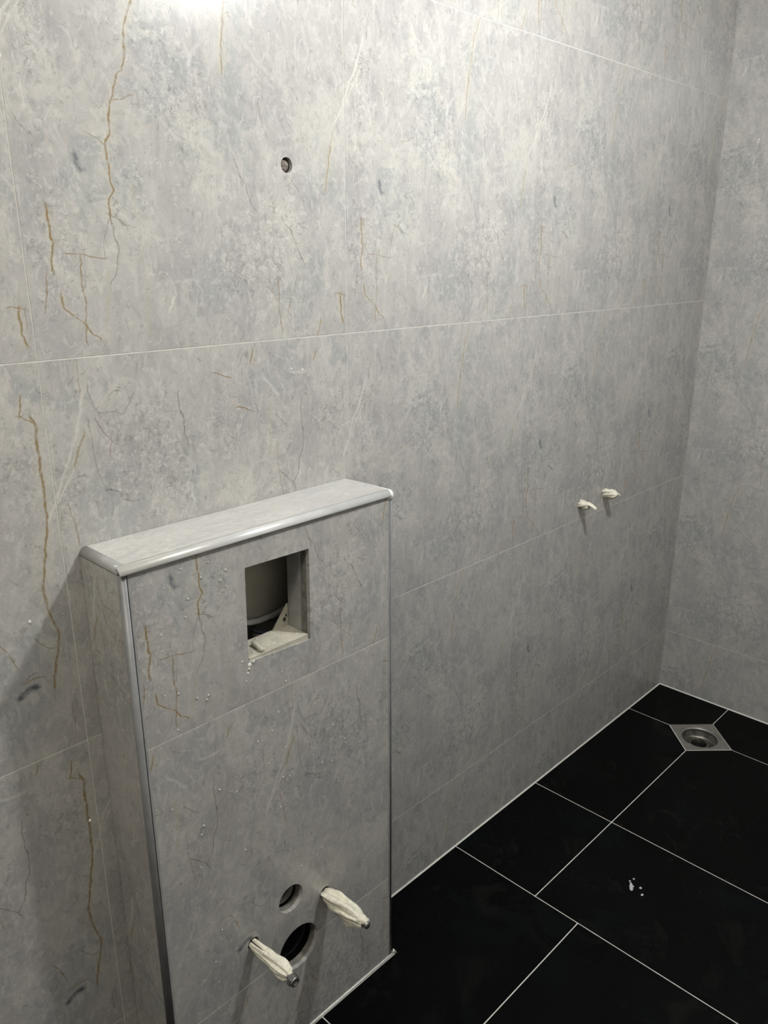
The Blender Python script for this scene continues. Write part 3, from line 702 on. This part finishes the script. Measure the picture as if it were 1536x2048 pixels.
# ---------------- taped water pipe stubs on the back wall ----------------
def stub(x, z, L, label, strip, seed):
    T = empty('pipe_stub', (x, 0, z), label, 'pipe', 'taped pipe stubs in the back wall')
    ring_lathe('pipe', T, [(.0085, 0), (.0085, L * .7)], (x, .0230, z), (0, -1, 0), METAL, 18, (True, True))
    if strip:
        wrap('tape_wrap', T, (x, .002, z - .001), (.02, -1, 0), L * .62, interp([(0, .0108), (.6, .0112), (1, .0090)]), TAPE, seed, 30, 14)
        rings = []
        for i in range(13):
            t = i / 12; y = -L * .45 - t * L * .60; wv_ = .0105 * (1 - .35 * t)
            cx = x + .001 + .002 * t; cz = z + .003 - .012 * t * t
            up_ = []
            for k in range(9):
                a = PI * (k / 8) * (1 - .25 * t) + .35 * t
                up_.append((cx + wv_ * math.cos(a), y, cz + wv_ * .75 * math.sin(a)))
            dn = [(px_ * .0 + cx + (px_ - cx) * .86, py_, cz + (pz_ - cz) * .86 - .0003) for px_, py_, pz_ in reversed(up_)]
            rings.append(up_ + dn)
        loft('tape_curl', T, rings, TAPE)
    else:
        wrap('tape_wrap', T, (x, .002, z), (.03, -1, -.02), L * 1.02, interp([(0, .0112), (.5, .0120), (.8, .0112), (1, .0050)]), TAPE, seed, 30, 18)
        wrap('tape_tail', T, (x + .005, -L * .85, z + .004), (.4, -.8, -.35), .014, interp([(0, .004), (1, .0012)]), TAPE, seed + 2, 12, 6)
stub(.9215, .8805, .050, 'left wall pipe stub with a curled tongue of cream tape', True, 21)
stub(1.0585, .8860, .044, 'right wall pipe stub with a blunt rounded cap of cream tape', False, 33)

# rubble plug in the small round wall hole
WH = empty('wall_outlet', (-.1362, .020, 1.7165), 'small round pipe outlet hole with grimy brown filling high on the back wall', 'outlet')
ring_lathe('sleeve', WH, [(.0108, 0), (.0122, 0), (.0122, .013), (.0108, .013), (.0108, 0)], (-.1362, .0095, 1.7165), (0, 1, 0), BLACKP, 24)
bm = bmesh.new(); bmesh.ops.create_icosphere(bm, subdivisions=3, radius=.0106); rn = random.Random(5)
for vtx in bm.verts:
    vtx.co *= 1 + rn.uniform(-.10, .02); vtx.co.y *= .55
link('mortar_plug', mesh_of(bm, 'mortar_plug'), simple('grimy_mortar', (.19, .155, .135), .7, noise=.6, nscale=260, bump=1), WH).location = (0, -.0110, 0)

# ---------------- floor drain ----------------
DRN = empty('floor_drain', (DC.x, DC.y, 0), 'square stainless steel floor drain set diagonally in the black tiles', 'drain')
FD = (Vector((0, 0, 0)), Vector((1, 0, 0)), Vector((0, 1, 0)), Vector((0, 0, 1)))
rr = DR - .0005
dia = [(DC.x - rr, DC.y), (DC.x, DC.y - rr), (DC.x + rr, DC.y), (DC.x, DC.y + rr)]
ro = .0655
plate('frame_plate', DRN, dia, [circ(DC.x, DC.y, ro, 48)], FD, .0006, .0028, STEEL, org=(DC.x, DC.y))
rw = DR - .0035
dia2 = [(DC.x - rw, DC.y), (DC.x, DC.y - rw), (DC.x + rw, DC.y), (DC.x, DC.y + rw)]
plate('rim', DRN, dia, [dia2], FD, .0012, .0006, STEEL, org=(DC.x, DC.y))
ring_lathe('cover_seat', DRN, [(0.0653, -.0022), (0.0653, -.0035), (0.0599, -.0045), (0.0599, -.0090), (0.0573, -.0090), (0.0573, -.0030), (0.0605, -.0018), (0.0653, -.0022)], (DC.x, DC.y, 0), (0, 0, 1), STEEL, 48)
ring_lathe('cup', DRN, [(0.0596, -.0092), (0.0566, -.0260), (0.0515, -.0360), (0.0336, -.0390), (0.0336, -.0420), (0.0538, -.0400), (0.0588, -.0270), (0.0610, -.0092), (0.0596, -.0092)], (DC.x, DC.y, 0), (0, 0, 1), STEELD, 48)
ring_lathe('trap_tube', DRN, [(0.0269, -.024), (0.0297, -.023), (0.0325, -.024), (0.0325, -.050), (0.0269, -.050), (0.0269, -.024)], (DC.x, DC.y, 0), (0, 0, 1), STEELD, 36)
ring_lathe('trap_water', DRN, [(0.0517, -.0340), (0.0325, -.0340)], (DC.x, DC.y, 0), (0, 0, 1), simple('murky_trap_water', (.05, .05, .035), .08, noise=.5, nscale=60), 36)
ring_lathe('trap_floor', DRN, [(0.0269, -.0480), (0.0011, -.0480)], (DC.x, DC.y, 0), (0, 0, 1), BLACKP, 24, (False, True))

# ---------------- small wet glints ----------------
sp_ = []
for k, (dx, dy, r) in enumerate([(0, 0, .0045), (.006, .003, .0040), (.011, .007, .0026), (-.006, -.004, .0048), (-.010, -.006, .0030), (.013, -.020, .0034), (.030, .008, .0026), (-.006, -.034, .003), (.004, -.003, .0030), (.016, .012, .0022)]):
    sp_.append(((.585 + dx, -.427 + dy, -.00005), (0, 0, 1), r, r * .55))
o = splat_drops('water_splash', None, sp_, WATER, 14)
o['label'] = 'small splash of water with its glint put in as white colour on the black floor tile'; o['category'] = 'water'
sp_ = [((x, -.0001, z), (0, -1, 0), r, r * .7) for x, z, r in [(-0.6015, 1.826, 0.0028), (-0.5985, 1.812, 0.0032), (-0.663, 1.047, 0.0022), (-0.116, 1.37, 0.002), (-0.142, 1.374, 0.002), (1.42, 0.405, 0.0015)]]
splat_drops('dried_drips', wall_back, sp_, SILI, 10)
splat_drops('dried_drips', wall_right, [((XR - .0001, -.1105, 1.905), (-1, 0, 0), .003, .002), ((XR - .0001, -.109, 1.898), (-1, 0, 0), .0024, .002)], SILI, 10)

# ---------------- bare bulb on its cable (lights the room) ----------------
LB = empty('hanging_bulb', (LAMP.x, LAMP.y, LAMP.z), 'bare white light bulb hanging on a short cable from the ceiling', 'lamp')
mb, Nb, Pb = new_mat('lit_bulb_glass'); Pb.inputs['Emission Color'].default_value = (.95, .97, 1, 1); Pb.inputs['Emission Strength'].default_value = 60
bm = bmesh.new(); bmesh.ops.create_uvsphere(bm, u_segments=24, v_segments=14, radius=.030)
g = link('glass', mesh_of(bm, 'glass'), mb, LB, True); g.visible_shadow = True
ring_lathe('socket', LB, [(.018, .026), (.020, .030), (.020, .070), (.006, .078)], LAMP, (0, 0, 1), BLACKP, 20, (True, True))
ring_lathe('cable', LB, [(.003, .076), (.003, ZC - LAMP.z - .012)], LAMP, (0, 0, 1), BLACKP, 10, (True, True))
ring_lathe('ceiling_rose', LB, [(.010, ZC - LAMP.z - .020), (.035, ZC - LAMP.z - .012), (.035, ZC - LAMP.z)], LAMP, (0, 0, 1), SILI, 24, (True, True))

PN = empty('added_fill_panel', (FILL_PANEL.x, FILL_PANEL.y, ZC), 'added unseen round fill light panel on the ceiling above the camera', 'lamp')  # carries the added fill light, not a known fixture
ring_lathe('housing', PN, [(.225, 0), (.225, -.022), (.213, -.022), (.213, -.012), (.001, -.012)], (FILL_PANEL.x, FILL_PANEL.y, ZC), (0, 0, 1), SILI, 40, (True, False))
